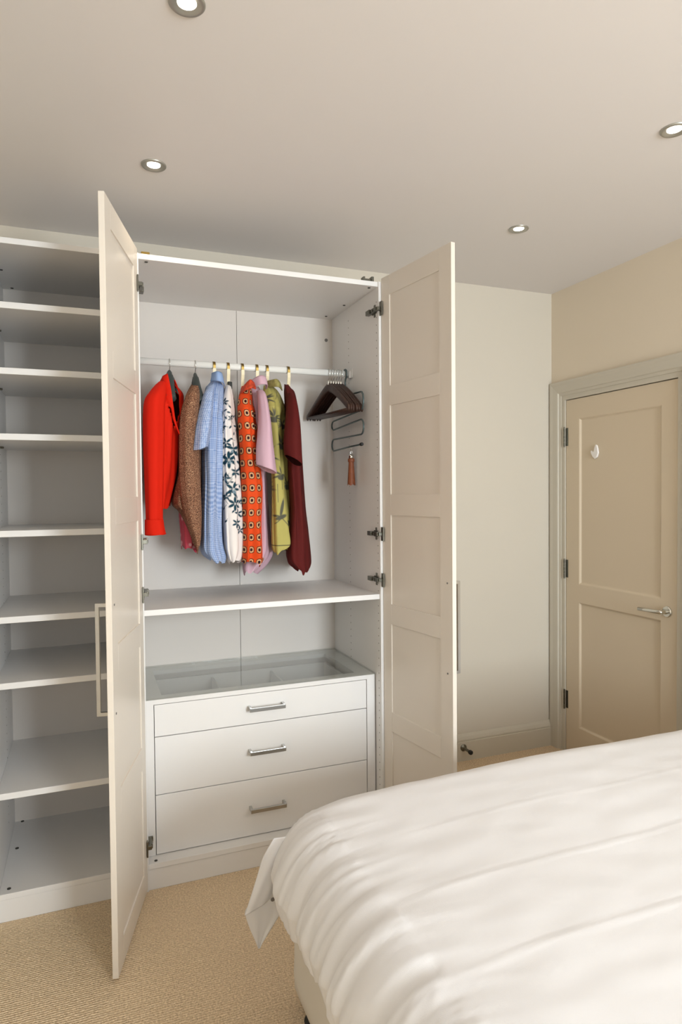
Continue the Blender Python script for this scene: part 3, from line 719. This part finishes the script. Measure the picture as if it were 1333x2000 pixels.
# olive shirt ------------------------------------------------------
t = garment('shirt', .575, 1.957, 'olive-yellow shirt printed with dark birds and leaves')
loft('body', [(1.957, .562, .600), (1.935, .560, .624), (1.904, .561, .643), (1.858, .566, .655), (1.736, .589, .659), (1.614, .595, .667), (1.469, .596, .677), (1.33, .591, .693), (1.257, .592, .699), (1.235, .606, .667)],
     PRINTM, t, yc=.31, b=(.045, .16), shear=.36, n=420, nz=460, seed=63, folds=(.0075, 5), paint=paint_birds)
bm = bmesh.new()
strip('collar', [((.562, .26, 1.965), (.560, .25, 1.935)), ((.585, .20, 1.965), (.59, .19, 1.932)), ((.612, .24, 1.96), (.622, .24, 1.925))], mat('olive_collar', rgb(160, 150, 88), .75, var=.4, bscale=70), t, .004)
# maroon top -------------------------------------------------------
t = garment('top', .672, 1.966, 'dark maroon short-sleeved top, rightmost garment on the rail')
loft('body', [(1.966, .656, .672), (1.95, .656, .684), (1.925, .655, .703), (1.836, .660, .718), (1.713, .664, .722), (1.567, .664, .728), (1.418, .672, .739), (1.306, .661, .754), (1.195, .656, .762), (1.158, .684, .757), (1.142, .706, .745)],
     MAROON, t, yc=.31, b=(.025, .16), shear=.30, seed=71, folds=(.006, 6))
sleeve('sleeve', [(0.647, 0.2, 1.909, 0.009, 0.028), (0.643, 0.16, 1.867, 0.019, 0.042), (0.633, 0.12, 1.779, 0.029, 0.052), (0.626, 0.1, 1.684, 0.035, 0.056), (0.626, 0.09, 1.616, 0.033, 0.056)], MAROON, t, seed=72, folds=.001, cut=-.022, mats=[MAROON, MAROONIN])

# ---- six empty wooden hangers
names6 = ['leftmost of the six empty dark wooden hangers', 'second from the left of the six empty dark wooden hangers', 'third from the left of the six empty dark wooden hangers',
          'fourth from the left of the six empty dark wooden hangers', 'fifth from the left of the six empty dark wooden hangers', 'rightmost of the six empty dark wooden hangers']
for i, nm in enumerate(names6):
    h = shaped_hanger(.864+i*.0122, -.14-.004*(i % 2), nm, .200-.003*(i % 3), 1.980, WOOD, True, .0085, 'empty wooden hangers', -.007)
# ---- S-shaped metal trouser hanger and tassel
t = empty('trouser_hanger', (.946, RY, RZ+.0145), label='grey metal S-shaped trouser hanger at the right end of the rail', cat='hanger')
xh = .946; ya, yb = .125, .485
pts = hook_pts(xh, RZ+.0185, 1.93, .0185)
bm = bmesh.new(); tube(bm, pts, .0042, 10); from_bm('hook', bm, GREYMET, t, smooth=True)
def arc_end(y, z0, z1, d, k=8): return [(xh, y+d*.026*math.sin(a), (z0+z1)/2+(z0-z1)/2*math.cos(a)) for a in np.linspace(0, PI, k)]
path = [(xh, RY, 1.93), (xh, ya+.05, 1.922)] + arc_end(ya, 1.920, 1.840, -1) + arc_end(yb-.02, 1.828, 1.786, 1) + arc_end(ya, 1.800, 1.735, -1) + arc_end(yb-.02, 1.740, 1.685, 1) + [(xh, .3, 1.690), (xh, ya, 1.692)]
bm = bmesh.new(); tube(bm, path, .0038, 10); from_bm('frame', bm, GREYMET, t, smooth=True)
bm = bmesh.new(); lathe(bm, [(.006, -.012), (.0075, -.008), (.0075, .006), (.005, .010)], (xh, ya, 1.692), 'y', 14); from_bm('end_cap', bm, RUBBER, t)
t = empty('tassel', (.946, .25, 1.685), label='tan leather tassel charm hanging from the metal trouser hanger', cat='tassel')
ty = .245
bm = bmesh.new(); tube(bm, [(.946+.0, ty+.009*math.sin(a), 1.683+.011*math.cos(a)) for a in np.linspace(0, 2*PI, 20)], .0014, 8, False); from_bm('ring', bm, CHROME, t, smooth=True)
bm = bmesh.new(); tube(bm, [(.946+.004*math.sin(a), ty, 1.664+.009*math.cos(a)) for a in np.linspace(0, 2*PI, 16)], .0012, 8, False); from_bm('ring', bm, CHROME, t, smooth=True)
bm = bmesh.new(); lathe(bm, [(.004, .012), (.010, .010), (.0125, 0), (.0125, -.010)], (.946, ty, 1.645), 'z', 20); from_bm('metal_cap', bm, CHROME, t, smooth=True)
bm = bmesh.new(); lathe(bm, [(.0135, 0), (.0150, -.002), (.0150, -.014), (.0130, -.016)], (.946, ty, 1.636), 'z', 20); from_bm('wrap', bm, LEATH, t)
bm = bmesh.new()
for k in range(14):
    a = k*2*PI/14; rr = .0105
    c0 = Vector((.946+rr*math.cos(a), ty+rr*math.sin(a), 1.625)); c1 = Vector((.946+(rr+.007)*math.cos(a), ty+(rr+.007)*math.sin(a), 1.515+.003*(k % 3)))
    tg = Vector((-math.sin(a), math.cos(a), 0))*.0028; nr = Vector((math.cos(a), math.sin(a), 0))*.0007
    vs = [bm.verts.new(c+s1*tg*(1+.25*j)+s2*nr) for j, c in enumerate((c0, c1)) for s1, s2 in ((-1, -1), (1, -1), (1, 1), (-1, 1))]
    for q in ((0, 1, 5, 4), (1, 2, 6, 5), (2, 3, 7, 6), (3, 0, 4, 7), (0, 3, 2, 1), (4, 5, 6, 7)): bm.faces.new([vs[i] for i in q])
tag(from_bm('fringe', bm, LEATH, t), kind='stuff')

# ================================================================= BED
BX0, BX1, BY1, BY0 = .358, 2.325, -.695, -2.20
bed = empty('bed', ((BX0+BX1)/2, (BY0+BY1)/2, 0), label='divan bed with cream fabric base on black castors, under the white duvet', cat='bed')
def cloth_box(name, x0, x1, y0, y1, z0, z1, m, rad, parent, amp=.003):
    """Rounded fabric-covered box with slightly slack sides."""
    N = 260; per = []
    W_, L_ = x1-x0, y1-y0; tot = 2*(W_+L_)
    for i in range(N):
        s = i/N*tot
        if s < W_: p = (x0+s, y0)
        elif s < W_+L_: p = (x1, y0+s-W_)
        elif s < 2*W_+L_: p = (x1-(s-W_-L_), y1)
        else: p = (x0, y1-(s-2*W_-L_))
        cx_ = min(max(p[0], x0+rad), x1-rad); cy_ = min(max(p[1], y0+rad), y1-rad); d = Vector((p[0]-cx_, p[1]-cy_)); 
        d = d.normalized() if d.length > 1e-6 else Vector((0, 0)); per.append((cx_+d.x*rad, cy_+d.y*rad, d.x, d.y, s))
    prof = [(-.05, 0), (-.006, 0), (0, .01), (0, .3), (0, .5), (0, .7), (0, .97), (-.008, 1), (-.05, 1)]
    zz = [0, 0, .03, .15, .3, .45, .6, .75, .9, .97, 1, 1]; oo = [-.04, -.012, -.002, .001, 0, 0, 0, 0, 0, -.003, -.014, -.05]
    V = np.zeros((len(zz), N, 3))
    for i, (q, o_) in enumerate(zip(zz, oo)):
        for k, (px, py, dx, dy, s) in enumerate(per):
            wv = amp*math.sin(PI*min(1, max(0, q)))*(noise.noise(Vector((s*9, q*1.2, 1.7)))+.5*noise.noise(Vector((s*26, q*.8, 4.1))))*2
            V[i, k] = (px+dx*(o_+wv), py+dy*(o_+wv), z0+q*(z1-z0))
    o = grid_mesh(name, V, m, parent, True)
    me = o.data; bm = bmesh.new(); bm.from_mesh(me); bmesh.ops.holes_fill(bm, edges=[e for e in bm.edges if e.is_boundary], sides=0); bm.to_mesh(me); bm.free()
    return o
cloth_box('divan_base', BX0, BX1, BY0, BY1, .050, .34, BEDB, .03, bed)
cloth_box('mattress', BX0+.05, BX1, BY0+.01, BY1-.09, .342, .553, BEDB, .06, bed, .001)
for cx_, cy_ in ((BX0+.028, BY1-.13), (BX0+.028, BY0+.13), (BX1-.1, BY1-.10), (BX1-.1, BY0+.10)):
    bm = bmesh.new(); lathe(bm, [(.022, -.014), (.0255, -.011), (.0255, .011), (.022, .014)], (cx_, cy_, .0256), 'y', 20)
    bx(bm, cx_-.012, cx_+.012, cy_-.018, cy_+.018, .036, .0505)
    from_bm('castor', bm, RUBBER, bed)

# duvet: a cloth sheet laid over the bed and turned down over the foot and far side
duvet = empty('duvet', ((BX0+BX1)/2, (BY0+BY1)/2, .58), label='white cotton duvet spread over the bed, its corner hanging down at the foot', cat='duvet')
EX, EY, RR, TOP = .408, -.845, .135, .641
def drape(d):
    q = RR*PI/2
    if d <= 0: return 0, 0
    if d < q: a = d/RR; return RR*math.sin(a), RR*(1-math.cos(a))
    return RR-.16*(d-q)-.0, RR+(d-q)*.985
NS, NT = 230, 210
s_arr = np.concatenate([np.linspace(-1, 0, 90, endpoint=False), np.linspace(0, 1, NS-90)**1.1])
V = np.zeros((NT, NS, 3)); EDG = BY0+.09
t_arr = np.concatenate([np.linspace(.27, 0, 36, endpoint=False), -np.linspace(0, 1.60, NT-36)])     # + beyond far edge, - across the bed
nz_ = noise.noise
for j, tt in enumerate(t_arr):
    for i, ss in enumerate(s_arr):
        across = -tt
        foot = .318-.030*min(1, max(0, (across+.1)/.5))+.010*math.sin(across*22)+.006*math.sin(across*47+1)
        if tt > 0: foot *= 1-.6*(tt/.27)
        dx = -ss*foot if ss < 0 else 0
        x = EX+ss*(BX1+.0-EX) if ss > 0 else EX
        dyf = tt if tt > 0 else 0
        y = EY+tt if tt <= 0 else EY
        dn = 0
        ly = EDG-(EY+tt)                                            # beyond the near edge of the bed
        if ly > 0: dn = ly; y = EDG
        dyy = dyf if dyf > 0 else dn; sg = 1 if dyf > 0 else -1
        d = math.hypot(dx, dyy); o_, dp = drape(d)
        ux, uy = (dx/d, dyy/d) if d > 1e-6 else (0, 0)
        px, py, pz = x-ux*o_, y+sg*uy*o_, TOP-dp
        # puffed top, falling away towards the foot
        xx = max(px, .2)
        pz += -.072*math.exp(-max(0, xx-.28)/.16)*(1-.9*min(1, max(0, (d-.12)/.3))**2*(3-2*min(1, max(0, (d-.12)/.3)))) + .006*nz_(Vector((px*2.2, py*2.2, 0)))
        pz += .010*nz_(Vector((px*1.3+5, py*1.3, 3)))
        # gathers fanning out over the foot end
        v = py
        ox = 0
        k = max(0, min(1, (.62-px)/.34)) if ss > 0 else 1
        if k > 0:
            a_ = v+(px-.35)*(.25+.55*nz_(Vector((v*1.3, 4, 4))))+.03*nz_(Vector((v*4, px*4, 1)))
            r1 = nz_(Vector((a_*17, px*1.6+dx*2.5, 7))); r2_ = nz_(Vector((a_*47, px*2.4+dx*4, 3))); r3 = nz_(Vector((a_*8, px*1.2, 5)))
            wv = (1-2.6*abs(r1))*.9+(1-2.6*abs(r2_))*.52+r3*.8-.5
            am = .0105*(k**1.5)*(.75+.5*min(1, dx/.15))
            ox = am*wv
        nrm = max(0, min(1, dx/(RR*PI/2)))
        px -= ox*nrm; pz += ox*(1-nrm)*.8
        # pressed crease lines running along the bed, and small rumples
        for cy0, wdt, amp in ((-1.052+.004*math.sin(px*9), .006, .0010), (-1.282+.006*math.sin(px*5), .006, .0016), (-1.515-.03*(px-.7), .007, .0018), (-1.78, .008, .0015)):
            q = (py-cy0)/wdt
            if abs(q) < 4 and px > .40: pz += amp*math.exp(-q*q)*min(1, (px-.40)*6)+amp*.35*math.exp(-((q-1.8)**2))*-1
        pz += .0022*nz_(Vector((px*9, py*16, 9)))*(1-nrm)
        V[j, i] = (px, py, pz)
cov = grid_mesh('cover', V, DUV, duvet, solid=.012, offset=-1)
# hanging corner with the buttoned opening, below the foot corner of the duvet
def patch(name, L, R_, m, n=30, mcols=26, amp=.004, th=.002, seed=0):
    A = spline(L, n); B = spline(R_, n); V = np.zeros((n, mcols, 3))
    for j in range(mcols):
        q = j/(mcols-1); V[:, j] = A*(1-q)+B*q
        for i in range(n):
            V[i, j, 1] += amp*(math.sin(q*9+seed+i*.05)+.5*math.sin(q*17+i*.12))*math.sin(PI*min(1, i/(n-1)*1.5)*.5); V[i, j, 0] += amp*.4*math.sin(q*7+i*.09+seed)
    return grid_mesh(name, V, m, duvet, solid=th)
patch('corner_flap', [(.290, -.775, .530), (.262, -.765, .475), (.246, -.755, .415), (.228, -.745, .350), (.216, -.735, .308)],
      [(.375, -.80, .540), (.365, -.79, .49), (.352, -.775, .445), (.342, -.760, .40), (.334, -.745, .358)], DUV, seed=1)
patch('flap_inside', [(.222, -.728, .322), (.219, -.728, .305), (.232, -.730, .262), (.244, -.732, .232), (.2535, -.735, .206)],
      [(.345, -.735, .37), (.338, -.735, .335), (.318, -.735, .290), (.288, -.735, .247), (.2575, -.735, .206)], DUVIN, amp=.0015, seed=2)
bm = bmesh.new(); lathe(bm, [(.0055, 0), (.0060, -.0015), (.0048, -.003)], (.2905, -.757, .350), 'y', 16)
from_bm('button', bm, mat('button_grey', rgb(120, 112, 104), .4), duvet)
